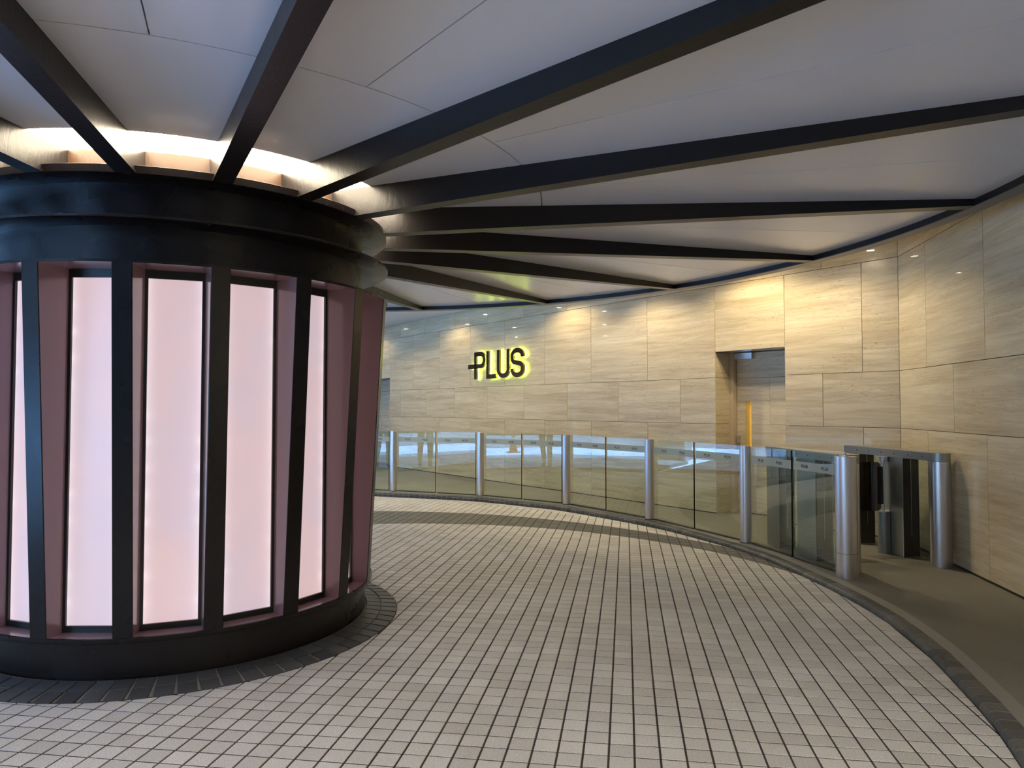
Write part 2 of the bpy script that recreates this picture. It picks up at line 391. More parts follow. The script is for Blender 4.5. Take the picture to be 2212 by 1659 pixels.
for j in range(-31, 92):
    for i in range(-62, 34):
        P = [lat(i, j), lat(i + 1, j), lat(i + 1, j + 1), lat(i, j + 1)]
        cx = sum(p[0] for p in P) / 4; cy = sum(p[1] for p in P) / 4
        if cy < 0.4 or cx > 2.7 or cx < -6.6: continue
        rr = math.hypot(cx - CX, cy - CY)
        if rr < AP_R - 0.08: continue
        kd, ki = kerb_near(cx, cy)
        if kd < -0.08: continue
        gj = 0.0040 + 0.0010 * random.random()
        P = [(p[0], p[1]) for p in P]
        if area(P) < 0: P = P[::-1]
        Q = inset(P, gj); whole = True
        if rr < AP_R + 0.09:
            nn = ((cx - CX) / rr, (cy - CY) / rr); Q = clip(Q, (-nn[0], -nn[1]), -(nn[0] * CX + nn[1] * CY + AP_R)); whole = False
        if kd < 0.09:
            nn = KN[ki]; Q = clip(Q, nn, KL[ki][0] * nn[0] + KL[ki][1] * nn[1] - 0.003); whole = False
        if len(Q) < 3 or abs(area(Q)) < 1.2e-4: continue
        parts = []
        di = math.hypot(cx - BI[0], cy - BI[1]) - BI[2]; do = math.hypot(cx - BO[0], cy - BO[1]) - BO[2]
        if cx > -4.5 and cy > 4.2 and (abs(di) < 0.08 or abs(do) < 0.08):
            ni = ((cx - BI[0]) / (di + BI[2]), (cy - BI[1]) / (di + BI[2])); no = ((cx - BO[0]) / (do + BO[2]), (cy - BO[1]) / (do + BO[2]))
            dI = ni[0] * BI[0] + ni[1] * BI[1] + BI[2]; dO = no[0] * BO[0] + no[1] * BO[1] + BO[2]
            qo = clip(Q, (-ni[0], -ni[1]), -dI) if len(Q) > 2 else []
            parts = [(clip(Q, ni, dI), 0), (clip(qo, no, dO) if len(qo) > 2 else [], 1), (clip(qo, (-no[0], -no[1]), -dO) if len(qo) > 2 else [], 0)]
            if abs(area(parts[1][0]) if len(parts[1][0]) > 2 else 0) < 8e-5: parts = [(Q, 0)]
            whole = False
        else:
            parts = [(Q, 1 if (di > 0 and do < 0 and cy > 4.2) else 0)]
        r_ = random.random()
        if random.random() < 0.06: r_ = -0.25
        for q, mi in parts:
            if len(q) < 3 or abs(area(q)) < 8e-5: continue
            if whole and mi == 0:
                pp = [proj(*p) for p in P]
                if all(pp) and all(-20 < a[0] < 2232 and -20 < a[1] < 1679 for a in pp) and rr > AP_R + 0.1:
                    singles.append((abs(area(pp)), cx, cy, r_)); continue
            tile_geo(stuff, q, r_, floor_z, 0.0, mi)
singles.sort(reverse=True)
T0 = lat(0, 0); TQ = [(p[0] - T0[0], p[1] - T0[1]) for p in (lat(0, 0), lat(1, 0), lat(1, 1), lat(0, 1))]
ccx = sum(p[0] for p in TQ) / 4; ccy = sum(p[1] for p in TQ) / 4; TQ = [(p[0] - ccx, p[1] - ccy) for p in TQ]
if area(TQ) < 0: TQ = TQ[::-1]
variants = []
for k in range(9):
    mb = MB(); tile_geo(mb, inset(TQ, 0.0045), (k - 1) / 8.0 if k else -0.25, lambda x, y: 0.0); variants.append(mb)
vmesh = {}
for k, (ar, cx, cy, r_) in enumerate(singles):
    if k < 300:
        vi = 0 if r_ < 0 else 1 + min(7, int(r_ * 8))
        if vi not in vmesh:
            o = variants[vi].build('tile', M_TILE, floor, smooth=False, rnd=True); vmesh[vi] = o
        else: o = copy_part(vmesh[vi], floor)
        o.location = (cx, cy, random.uniform(-0.0006, 0.0006))
    else:
        q = inset([(cx + p[0], cy + p[1]) for p in TQ], 0.0040 + 0.0010 * random.random()); tile_geo(stuff, q, r_, floor_z)
st_ = stuff.build('tiles', [M_TILE, M_DTILE], floor, smooth=False, rnd=True); tag(st_, kind='stuff')
# apron of dark tiles round the drum
NA = 80
ab = MB(); ab.revolve([(1.18, 0.026), (AP_R + 0.004, -0.006), (AP_R + 0.004, -0.02), (1.18, -0.02)][::-1], 144)
ao = ab.build('apron_bed', 'grout_light', floor, loc=(CX, CY, 0))
amesh = []
for row, (r0, r1) in enumerate(((1.222, 1.322), (1.328, 1.434))):
    hw = math.pi * 1.222 / NA - 0.002 if row == 0 else math.pi * 1.30 / NA - 0.0045
    for v in range(4):
        mb = MB(); zf = lambda x, y: 0.030 - 0.028 * (x - 1.21) / 0.23
        tile_geo(mb, [(r0, -hw), (r1, -hw), (r1, hw), (r0, hw)], v / 3.0, zf); amesh.append((row, mb))
built = {}
for k in range(NA):
    for row in (0, 1):
        a = 360.0 * (k + 0.5) / NA
        vi = row * 4 + random.randrange(4)
        if vi not in built: built[vi] = o = amesh[vi][1].build('apron_tile', M_ATILE, floor, smooth=False, rnd=True)
        else: o = copy_part(built[vi], floor)
        o.location = (CX, CY, 0); o.rotation_euler = (0, 0, R(a + random.uniform(-0.12, 0.12)))
# ------------------------------------------------------------------ kerb cobbles and pavement
kerb = MB(); kb = kerb
prof = [(0.100, 0.034), (0.175, ZP + 0.001), (0.175, -0.05), (0.100, -0.05)]
vs = []; fs = []
for i in range(len(KL)):
    for d, z in prof: vs.append((KL[i][0] + KN[i][0] * d, KL[i][1] + KN[i][1] * d, z))
for i in range(len(KL) - 1):
    for t in range(4): u = (t + 1) % 4; fs.append((i * 4 + t, i * 4 + u, (i + 1) * 4 + u, (i + 1) * 4 + t))
kerb.add(vs, fs)
bed = [(0.0015, -0.03), (0.0015, 0.0105), (0.0075, 0.0235), (0.019, 0.0325), (0.04, 0.0364), (0.0985, 0.0356), (0.0985, -0.04)]; vs = []; fs = []; nb = len(bed)
for i in range(len(KL)):
    for d, z in bed: vs.append((KL[i][0] + KN[i][0] * d, KL[i][1] + KN[i][1] * d, z))
for i in range(len(KL) - 1):
    for t in range(nb): u = (t + 1) % nb; fs.append((i * nb + t, i * nb + u, (i + 1) * nb + u, (i + 1) * nb + t))
kbed = MB().add(vs, fs)
ko = kerb.build('kerb', 'kerb_stone', smooth=False); tag(ko, kind='structure')
kbed.build('mortar', 'grout_light', ko, smooth=False)
CPROF = [(0.0, -0.035), (0.0, 0.012), (0.006, 0.025), (0.018, 0.034), (0.04, 0.038), (0.098, 0.037), (0.098, -0.02)]
for i in range(len(KL) - 1):
    mb = MB(); vs = []; a, b = KL[i], KL[i + 1]; e = random.uniform(-0.0012, 0.0012)
    for t, sgn in ((0.045, 0), (0.955, 1)):
        x = a[0] + (b[0] - a[0]) * t; y = a[1] + (b[1] - a[1]) * t; n = KN[i]; zb = floor_z(x, y)
        for d, z in CPROF:
            zz = z if d > 0 else (zb - 0.01 if z < 0 else z + zb * 0.3)
            vs.append((x + n[0] * (d + e), y + n[1] * (d + e), zz + e))
    k = len(CPROF)
    mb.add(vs, [tuple(range(k)), tuple(range(k, 2 * k))[::-1]] + [(t, k + t, k + (t + 1) % k, (t + 1) % k) for t in range(k)], 0, random.random())
    mb.build('cobble', M_COB, ko, smooth=False, rnd=True)
def offk(i, d): return (KL[i][0] + KN[i][0] * d, KL[i][1] + KN[i][1] * d)
far_l = farp(15.5, -1.2); rw_end = COR - RD * 19.6
pv = MB()
outer = [(-7.2, farp(15.5)[1] + 1), far_l, farp(-0.3, -0.5), (COR.x + 0.3, COR.y), (rw_end.x + 0.3, rw_end.y), (-7.2, rw_end.y)]
inner = [offk(i, 0.172) for i in range(0, len(KL), 2)]
poly = [(-7.2, 13.0 + 0.172)] + inner + [(-7.2, 0.75)]
tri_poly(pv, poly + outer[::-1][0:0] + [outer[5], outer[4], outer[3], outer[2], outer[1], outer[0]], ZP)
po = pv.build('pavement', 'pavement', smooth=False); tag(po, kind='structure')

# ------------------------------------------------------------------ walls of travertine
wf = empty('wall_far', (COR.x, COR.y, 0), math.atan2(FD.y, FD.x)); tag(wf, kind='structure')
wr = empty('wall_right', (COR.x, COR.y, 0), math.atan2(-RD.y, -RD.x)); tag(wr, kind='structure')
def slab(parent, u0, u1, z0, z1, y0=-0.03, y1=0.0, name='stone_slab', mat=M_TRAV, g=0.0024):
    mb = MB(); x0, x1 = u0 + g, u1 - g; a, b = z0 + g, z1 - g; c = 0.0012; s_ = 1 if y1 > y0 else -1
    yf = y1; yb = y0
    vs = [(x0, yb, a), (x1, yb, a), (x1, yb, b), (x0, yb, b), (x0, yf - c * s_, a), (x1, yf - c * s_, a), (x1, yf - c * s_, b), (x0, yf - c * s_, b),
          (x0 + c, yf, a + c), (x1 - c, yf, a + c), (x1 - c, yf, b - c), (x0 + c, yf, b - c)]
    fs = [(8, 9, 10, 11), (0, 3, 2, 1)] + [(k, (k + 1) % 4, 4 + (k + 1) % 4, 4 + k) for k in range(4)] + [(4 + k, 4 + (k + 1) % 4, 8 + (k + 1) % 4, 8 + k) for k in range(4)]
    if s_ > 0: fs = [f[::-1] for f in fs]
    mb.add(vs, fs); return mb.build(name, mat, parent, smooth=False)
JA = [0.0, 0.395, 1.34, 2.357, 3.552, 4.742, 5.90, 7.065, 8.215, 9.392, 10.54, 11.66]
JB = [0.0, 0.86, 1.34, 2.357, 2.948, 4.146, 5.32, 6.482, 7.635, 8.79, 9.96, 11.12, 11.66]
JT = [0.0, 0.86, 1.834, 2.948, 4.146, 5.32, 6.482, 7.635, 8.79, 10.01, 11.12, 12.3, 13.5, 14.7]
for J, z0, z1 in ((JA, ZP, ZB), (JB, ZB, ZA), (JA + [12.8, 14.0], ZA, ZT), (JT, ZT, ZS)):
    for k in range(len(J) - 1):
        u0, u1 = J[k], J[k + 1]; a = z0
        if z1 <= ZA and (u0, u1) == (1.34, 2.357): continue
        if z0 == ZA and (u0, u1) == (1.34, 2.357): a = 2.175
        if z0 == ZA and u0 > 11.6: a = 2.126
        slab(wf, u0, u1, a, z1)
wb_ = MB()
for u0, u1, z0, z1 in ((0, 1.30, ZP, ZS), (1.30, 2.40, 2.20, ZS), (2.40, 11.62, ZP, ZS), (11.62, 14.7, 2.15, ZS)): wb_.box(u0, u1, -0.20, -0.03, z0, z1)
wb_.box(1.2, 2.5, -0.62, -0.50, ZP, 2.4).box(1.2, 2.5, -0.5, -0.2, 2.2, 2.4).box(1.2, 1.3, -0.5, -0.2, ZP, 2.2).box(2.4, 2.5, -0.5, -0.2, ZP, 2.2)
wb_.box(11.6, 14.7, -0.6, -0.4, ZP, 2.2); wb_.box(11.45, 11.6, -0.6, -0.2, ZP, 2.2); wb_.box(11.6, 14.7, -0.4, -0.2, 2.15, 2.2)
wb_.build('backing', 'wall_backing', wf, smooth=False)
for u0, u1 in ((11.6, 12.8), (12.8, 14.0)):
    for z0, z1 in ((ZP, ZB), (ZB, ZA), (ZA, 2.15)): slab(wf, u0, u1, z0, z1, -0.4, -0.37)
# right wall
RA = [0.0, 0.69, 1.823, 2.99, 4.155, 5.32, 6.49, 7.65, 8.8, 10.0, 11.2, 12.4, 13.6, 14.8, 16.0, 17.2, 18.4, 19.6]; RB = [0.0, 1.25, 2.42, 3.58, 4.75, 5.9, 7.07, 8.2, 9.4, 10.6, 11.8, 13.0, 14.2, 15.4, 16.6, 17.8, 19.0, 19.6]
for J, z0, z1 in ((RA, ZP, ZB), (RB, ZB, ZA), (RA, ZA, ZT), (RB, ZT, ZS)):
    for k in range(len(J) - 1): slab(wr, J[k], J[k + 1], z0, z1, 0.03, 0.0)
MB().box(-0.2, 19.6, 0.03, 0.2, ZP, ZS).build('backing', 'wall_backing', wr, smooth=False)
bs = MB().box(0.0, 19.6, -0.004, 0.004, ZP, ZP + 0.018).build('shadow_gap', 'black_rubber', wr, smooth=False)
MB().box(0.0, 1.34, -0.004, 0.004, ZP, ZP + 0.014).box(2.357, 11.66, -0.004, 0.004, ZP, ZP + 0.014).build('shadow_gap', 'black_rubber', wf, smooth=False)
# door in the far wall
dr = empty('door_1', (COR.x, COR.y, 0), math.atan2(FD.y, FD.x)); tag(dr, kind='structure')
def rslab(u, y0, y1, z0, z1, t):       # reveal slab on the plane u
    mb = MB(); gg = 0.002; mb.box(min(u, u + t), max(u, u + t), y0 + gg, y1 - gg, z0 + gg, z1 - gg); return mb.build('stone_slab', M_TRAV, dr, smooth=False)
for z0, z1 in ((ZP, ZB), (ZB, ZA), (ZA, 2.173)):
    rslab(2.357, -0.30, -0.002, z0, z1, 0.04); rslab(1.34, -0.40, -0.002, z0, z1, -0.04)
MB().box(1.34, 2.357, -0.46, 0.0 - 0.032, 2.176, 2.2).build('head', M_TRAV, dr, smooth=False)
MB().box(2.295, 2.40, -0.46, -0.302, ZP, 2.176).box(1.30, 1.36, -0.46, -0.402, ZP, 2.176).build('frame', 'door_frame_paint', dr, smooth=False)
YL = -0.372
leaf = MB().box(1.35, 2.292, -0.46, -0.41, ZP + 0.01, 2.17).build('door_leaf', 'wall_backing', dr, smooth=False)
S0, S1, SZ0, SZ1 = 2.065, 2.155, 0.915, 1.525
for u0, u1, z0, z1 in ((1.36, 2.29, ZA, 2.17), (1.36, 1.79, ZB, ZA), (1.79, S0 - 0.0, ZB, SZ1), (1.79, 2.29, SZ1, ZA), (S1, 2.29, ZB, SZ1), (S1, 2.29, SZ0, ZB), (1.36, S0, SZ0, ZB), (1.36, 2.29, ZP + 0.01, SZ0)):
    g_ = 0.0005 if SZ1 in (z0, z1) or SZ0 in (z0, z1) else 0.0018
    slab(leaf, u0, u1, z0, z1, -0.409, YL, g=g_)
MB().box(S0, S0 + 0.05, -0.405, -0.40, SZ0, SZ1).build('slot_back', 'slot_painted_glow', leaf, smooth=False)
MB().box(S0 + 0.05, S1, -0.406, -0.385, SZ0, SZ1).build('pull_slot', 'brass_slot', leaf, smooth=False)
MB().box(2.02, 2.30, YL + 0.002, YL + 0.055, 2.085, 2.165).build('door_closer', 'brushed_steel', dr, smooth=False)
MB().box(2.235, 2.262, YL + 0.001, YL + 0.05, 0.97, 1.06).build('handle', 'brushed_steel', dr, smooth=False)

# ------------------------------------------------------------------ ceiling: ribs, panels, ring, soffit
def zpan(r): return 2.835 + (r - 1.17) * (2.922 - 2.835) / (5.53 - 1.17)
sof = MB(); n = 144; RO = 5.655
vs = []; X0, X1, Y0, Y1 = -7.9, 6.6, -12.0, 20.0
def rect_hit(a):
    c, s_ = math.cos(a), math.sin(a); t = 1e9
    if c > 1e-9: t = min(t, (X1 - CX) / c)
    if c < -1e-9: t = min(t, (X0 - CX) / c)
    if s_ > 1e-9: t = min(t, (Y1 - CY) / s_)
    if s_ < -1e-9: t = min(t, (Y0 - CY) / s_)
    return CX + c * t, CY + s_ * t
for i in range(n):
    a = 2 * math.pi * i / n; q = rect_hit(a)
    vs += [(CX + RO * math.cos(a), CY + RO * math.sin(a), ZS), (q[0], q[1], ZS), (q[0], q[1], ZS + 0.35), (CX + RO * math.cos(a), CY + RO * math.sin(a), ZS + 0.35)]
fs = []
for i in range(n):
    j = (i + 1) % n
    for t in range(4): u = (t + 1) % 4; fs.append((i * 4 + t, i * 4 + u, j * 4 + u, j * 4 + t))
sof.add(vs, fs)
ceil = sof.build('ceiling', 'soffit_white', smooth=False); tag(ceil, kind='structure')
cc = lambda: None
rb = MB(); rb.revolve([(5.53, 2.87), (5.65, 2.87), (5.65, ZS + 0.3), (5.60, ZS + 0.3), (5.60, 2.94), (5.53, 2.94)], 180)
ring = rb.build('ring_beam', 'ring_trim', ceil, loc=(CX, CY, 0))
MB().revolve([(5.524, 2.874), (5.531, 2.874), (5.531, 2.935), (5.524, 2.935)], 180).build('ring_web', 'rib_paint', ring)
MB().revolve([(1.12, 2.86), (5.60, 2.95), (5.60, 3.00), (1.12, 3.00)], 144).build('ceiling_deck', 'joint_white', ceil, loc=(CX, CY, 0))
SP = [20.0 * k + 0.8 for k in range(18)]
def sector(r0, r1, a0, a1, th=0.006, n=8, gap=0.004, up=0.0):
    mb = MB(); vs = []
    for i in range(n + 1):
        a = a0 + (a1 - a0) * i / n
        for r in (r0, r1):
            da = 0.0
            if i == 0: da = math.degrees(gap / r)
            if i == n: da = -math.degrees(gap / r)
            c, s_ = math.cos(R(a + da)), math.sin(R(a + da)); z = zpan(r) + up
            vs += [(r * c, r * s_, z), (r * c, r * s_, z + th)]
    fs = []
    for i in range(n):
        o = i * 4; p = o + 4
        fs += [(o, o + 2, p + 2, p), (o + 1, p + 1, p + 3, o + 3), (o + 2, o + 3, p + 3, p + 2), (o, p, p + 1, o + 1)]
    fs += [(0, 1, 3, 2), (n * 4, n * 4 + 2, n * 4 + 3, n * 4 + 1)]
    mb.add(vs, fs); return mb
lp = sector(1.165, 1.445, 0, 20, gap=0.001, up=-0.001).build('light_panel', 'cove_light', ceil, smooth=False)
p1 = sector(1.449, 2.455, 0, 20, gap=0.003).build('ceiling_panel', 'ceiling_panel', ceil, smooth=False)
p2 = sector(2.461, 5.55, 0, 10, gap=0.003).build('ceiling_panel', 'ceiling_panel', ceil, smooth=False)
proto = [(lp, 0), (p1, 0), (p2, 0), (p2, 10)]
used = set()
for k in range(18):
    for o, da in proto:
        q = o if o.name not in used else copy_part(o, ceil); used.add(o.name)
        q.location = (CX, CY, 0); q.rotation_euler = (0, 0, R(SP[k] + da))
def zrib(r): return 2.66 + (r - 1.345) * (2.872 - 2.66) / (5.53 - 1.345)
wv = MB(); hw = 0.043
def strip(mb, hw, f0, f1, ra=1.15, rb_=5.535, n=6):
    vs = []
    for i in range(n + 1):
        r = ra + (rb_ - ra) * i / n
        vs += [(r, -hw, f0(r)), (r, hw, f0(r)), (r, hw, f1(r)), (r, -hw, f1(r))]
    fs = [(0, 1, 2, 3)[::-1], (n * 4, n * 4 + 1, n * 4 + 2, n * 4 + 3)]
    for i in range(n):
        for t in range(4): u = (t + 1) % 4; fs.append((i * 4 + t, i * 4 + u, i * 4 + 4 + u, i * 4 + 4 + t))
    mb.add(vs, [f[::-1] for f in fs])
strip(wv, hw, lambda r: zrib(r) + 0.011, lambda r: zpan(r) + 0.004)
rib = wv.build('rib_beam', 'rib_paint', ceil, smooth=False)
fl = MB(); strip(fl, 0.051, lambda r: zrib(r), lambda r: zrib(r) + 0.012, 1.30); flo = fl.build('flange', 'rib_paint', rib, smooth=False)
for k in range(18):
    if k == 0: a, b = rib, flo
    else: a = copy_part(rib, ceil); b = copy_part(flo, a)
    a.location = (CX, CY, 0); a.rotation_euler = (0, 0, R(SP[k]))

# ------------------------------------------------------------------ the drum of light
drum = empty('light_column', (CX, CY, 0))
tag(drum, 'huge dark maroon steel drum column with tall glowing pink-white panels between leaning fins, under the radial ribs', 'column')
MB().revolve([(1.208, 0.0), (1.208, 0.226), (1.13, 0.226), (1.13, 0.0)]).build('base_skirt', M_DRUM, drum)
sr_ = MB().revolve([(1.12, 0.224), (1.249, 0.224), (1.249, 0.25), (1.12, 0.252)]).build('sill_ring', M_REV, drum)
MB().revolve([(1.247, 0.220), (1.254, 0.222), (1.257, 0.230), (1.257, 0.248), (1.250, 0.2515), (1.247, 0.2515)]).build('rim', M_DRUM, sr_)
hr_ = MB().revolve([(1.10, 2.193), (1.351, 2.193), (1.351, 2.205), (1.10, 2.205)]).build('head_ring', M_REV, drum)
MB().revolve([(1.350, 2.1915), (1.3575, 2.1915), (1.3575, 2.206), (1.350, 2.206)]).build('rim', M_DRUM, hr_)
MB().revolve([(1.08, 2.20), (1.176, 2.20), (1.176, 2.424), (1.08, 2.424)]).build('neck', M_DRUM, drum)
MB().revolve([(1.08, 2.422), (1.35, 2.422), (1.358, 2.426), (1.358, 2.438), (1.35, 2.442), (1.08, 2.442)]).build('lower_flange', M_DRUM, drum)
MB().revolve([(1.08, 2.44), (1.172, 2.44), (1.172, 2.657), (1.08, 2.657)]).build('neck', M_DRUM, drum)
hf = MB().revolve([(1.08, 2.656), (1.338, 2.656), (1.345, 2.660), (1.345, 2.70), (1.338, 2.703), (1.08, 2.703)]).build('upper_flange', M_DRUM, drum)
MB().revolve([(1.08, 2.70), (1.172, 2.70), (1.172, 2.86), (1.08, 2.86)]).build('hub_wall', 'hub_paint', drum)
MB().revolve([(1.06, 0.25), (1.085, 0.25), (1.085, 2.2), (1.06, 2.2)], 72).build('core', 'black_frame', drum)
fm = MB(); hwf = 0.050
def rf(z): return 1.254 + (z - 0.25) * (1.358 - 1.254) / (2.193 - 0.25)
vs = []
for z in (0.249, 2.196):
    r1 = rf(z); r0 = 1.10
    for r, y in ((r0, -hwf), (r1 - 0.004, -hwf), (r1, -hwf + 0.004), (r1, hwf - 0.004), (r1 - 0.004, hwf), (r0, hwf)): vs.append((r, y, z))
fs = [(0, 5, 4, 3, 2, 1), (6, 7, 8, 9, 10, 11)] + [(i, (i + 1) % 6, 6 + (i + 1) % 6, 6 + i) for i in range(6)]
fm.add(vs, fs); fm.m = [0, 0, 1, 0, 0, 0, 1, 1]
fin = fm.build('fin', [M_DRUM, M_REV], drum, smooth=False)
# pane in a frame of its own: x across, z up, local y outwards
PW = 0.135; PZ0, PZ1 = 0.285, 2.148; RPn = 1.128
pane = MB().box(-PW - 0.005, PW + 0.005, -0.004, 0.0, PZ0 - 0.005, PZ1 + 0.005).build('light_pane', 'light_pane', drum, smooth=False)
ff = MB()
for x0, x1, z0, z1 in ((-0.172, -PW, 0.252, 2.193), (PW, 0.172, 0.252, 2.193), (-PW, PW, 0.252, PZ0), (-PW, PW, PZ1, 2.193)): ff.box(x0, x1, -0.005, 0.014, z0, z1)
frame = ff.build('pane_frame', 'black_frame', drum, smooth=False)
for k in range(18):
    f = fin if k == 0 else copy_part(fin, drum); f.rotation_euler = (0, 0, R(SP[k] - 0.2))
    am = R(SP[k] + 9.8)
    q = pane if k == 0 else copy_part(pane, drum); g = frame if k == 0 else copy_part(frame, drum)
    for o in (q, g): o.location = (RPn * math.cos(am), RPn * math.sin(am), 0); o.rotation_euler = (0, 0, am - R(90))

# ------------------------------------------------------------------ logo glyphs
def arc(cx, cy, rx, ry, a0, a1, n=8): return [(cx + rx * math.cos(R(a0 + (a1 - a0) * i / n)), cy + ry * math.sin(R(a0 + (a1 - a0) * i / n))) for i in range(n + 1)]
T_ = 0.15
def glyphs(nseg=8):           # unit height; list of (name, strokes)
    h = T_ / 2
    P = [[(h, 0), (h, 1)], [(h, 1 - h), (0.42, 1 - h)] + arc(0.42, 0.70, 0.225, 0.225, 90, -90, nseg)[1:] + [(-0.41, 0.475)]]
    L = [[(h, 1), (h, h), (0.60, h)]]
    U = [[(h, 1), (h, 0.30)] + arc(0.37, 0.30, 0.295, 0.225, 180, 360, nseg)[1:] + [(0.665, 1)]]
    S = [[(0.66, 0.70)] + arc(0.365, 0.73, 0.295, 0.195, 0, 180, nseg) + [(0.075, 0.69)] + arc(0.30, 0.66, 0.225, 0.16, 180, 235, 3)[1:] + arc(0.42, 0.34, 0.24, 0.14, 55, 0, 3) + arc(0.365, 0.27, 0.295, 0.195, 0, -180, nseg) + [(0.07, 0.30)]]
    return [('letter_p', P, 0.0), ('letter_l', L, 0.78), ('letter_u', U, 1.45), ('letter_s', S, 2.25)]
def stroke(mb, pts, w, y0, y1, mi_front=0, mi_side=0, sx=1.0, ox=0.0, oz=0.0, sc_=1.0):
    q = [pts[0]]
    for p in pts[1:]:
        if math.dist(p, q[-1]) > 1e-3: q.append(p)
    n = len(q); L_, R_ = [], []
    for i in range(n):
        a = q[max(i - 1, 0)]; b = q[min(i + 1, n - 1)]; p = q[i]
        d0 = (p[0] - a[0], p[1] - a[1]) if i else (b[0] - p[0], b[1] - p[1]); d1 = (b[0] - p[0], b[1] - p[1]) if i < n - 1 else d0
        l0, l1 = math.hypot(*d0), math.hypot(*d1); n0 = (-d0[1] / l0, d0[0] / l0); n1 = (-d1[1] / l1, d1[0] / l1)
        m_ = (n0[0] + n1[0], n0[1] + n1[1]); ml = math.hypot(*m_) or 1; m_ = (m_[0] / ml, m_[1] / ml); k = w / 2 / max(0.5, m_[0] * n0[0] + m_[1] * n0[1])
        L_.append((p[0] + m_[0] * k, p[1] + m_[1] * k)); R_.append((p[0] - m_[0] * k, p[1] - m_[1] * k))
    def V(p, y): return ((ox + p[0] * sc_ * sx), y, oz + p[1] * sc_)
    vs = []
    for i in range(n): vs += [V(L_[i], y1), V(R_[i], y1), V(L_[i], y0), V(R_[i], y0)]
    ff, fs_ = [], []
    for i in range(n - 1):
        o = i * 4; p = o + 4; ff.append((o, p, p + 1, o + 1)); fs_ += [(o + 2, o + 3, p + 3, p + 2), (o, o + 2, p + 2, p), (o + 1, p + 1, p + 3, o + 3)]
    fs_ += [(0, 1, 3, 2), ((n - 1) * 4, (n - 1) * 4 + 2, (n - 1) * 4 + 3, (n - 1) * 4 + 1)]
    if sx < 0: ff = [f[::-1] for f in ff]; fs_ = [f[::-1] for f in fs_]
    base = len(mb.v); mb.add(vs, ff, mi_front)
    for f in fs_: mb.f.append(tuple(i + base for i in f)); mb.m.append(mi_side); mb.r.append(0)
# wall sign: u grows to the photograph's left, so mirror x
sg = empty('wall_sign', (*farp(7.25, 0.0), 2.2), math.atan2(FD.y, FD.x)); tag(sg, 'backlit bronze letters reading +PLUS on the travertine wall with a yellow-green glow', 'sign')
HS = 0.522
for nme, st, ox in glyphs(12):
    off = {'letter_p': 7.935, 'letter_l': 7.525, 'letter_u': 7.18, 'letter_s': 6.755}[nme] - 7.25
    wid = {'letter_p': 0.365 / (0.72 * HS), 'letter_l': 1.0, 'letter_u': 1.0, 'letter_s': 1.0}[nme]
    mb = MB(); hb = MB()
    for s_ in st:
        stroke(mb, s_, T_ * 1.08, 0.058, 0.096, 0, 1, -1.0, off, -0.218, HS)
        stroke(hb, s_, T_ * 0.72, 0.024, 0.034, 0, 0, -1.0, off, -0.218, HS)
    lo = mb.build(nme, ['bronze_mirror', 'bronze_side'], sg, smooth=False); hb.build('halo', 'halo_light', lo, smooth=False)

# ------------------------------------------------------------------ posts and glass barrier
ordn = ['first', 'second', 'third', 'fourth', 'fifth', 'sixth', 'seventh']
PP = [(-3.47, 12.40), (-1.985, 11.93), (-0.50, 11.30), (0.79, 10.335), (1.73, 8.96), (2.435, 7.43), (2.775, 5.925)]
postm = MB().cyl(0, 0, 0.058, 0, 0.992, 32).cyl(0, 0, 0.055, 0.992, 1.0, 32)
ft = MB().cyl(0, 0, 0.062, 0, 0.006, 32)
pd = []
lab = {1: 'slim brushed steel barrier post nearest the drum, leftmost of the row in the photo', 2: 'slim brushed steel barrier post second from the drum, below the +PLUS sign',
       3: 'slim brushed steel barrier post third from the drum, middle one of the row', 4: 'slim brushed steel barrier post fourth from the drum, left of the doorway',
       5: 'slim brushed steel barrier post fifth from the drum, in front of the doorway', 0: 'slim brushed steel barrier post hidden behind the drum'}
p0 = c0 = None
for i in range(6):
    e = empty('barrier_post', (*PP[i], ZP)); tag(e, lab[i], 'post', 'slim steel posts of the glass barrier')
    if p0 is None: p0 = postm.build('pole', 'brushed_steel', e); c0 = ft.build('foot_ring', 'dark_plate', e)
    else: copy_part(p0, e); copy_part(c0, e)
e = empty('barrier_post', (*PP[6], ZP)); tag(e, 'stout brushed steel end post with a domed cap, where the barrier meets the gate', 'post')
MB().cyl(0, 0, 0.086, 0, 0.985, 40).build('pole', 'brushed_steel', e)
MB().cyl(0, 0, 0.088, 0.985, 0.997, 40).build('cap', 'brushed_steel', e)
MB().cyl(0, 0, 0.026, 0.997, 1.008, 20).cyl(0, 0, 0.026, 1.008, 1.022, 20, 0.012).build('knob', 'brushed_steel', e)
MB().cyl(0, 0, 0.0865, 0.20, 0.203, 40).build('seam', 'dark_plate', e)
TH = 0.007
pi_ = 0
plab = {0: 'between the hidden post and the leftmost post in view', 1: 'between the first and second posts from the drum', 2: 'between the second and third posts from the drum',
        3: 'between the third and fourth posts from the drum', 4: 'between the fourth and fifth posts, before the doorway', 5: 'between the fifth post and the stout end post'}
logo_sets = {}
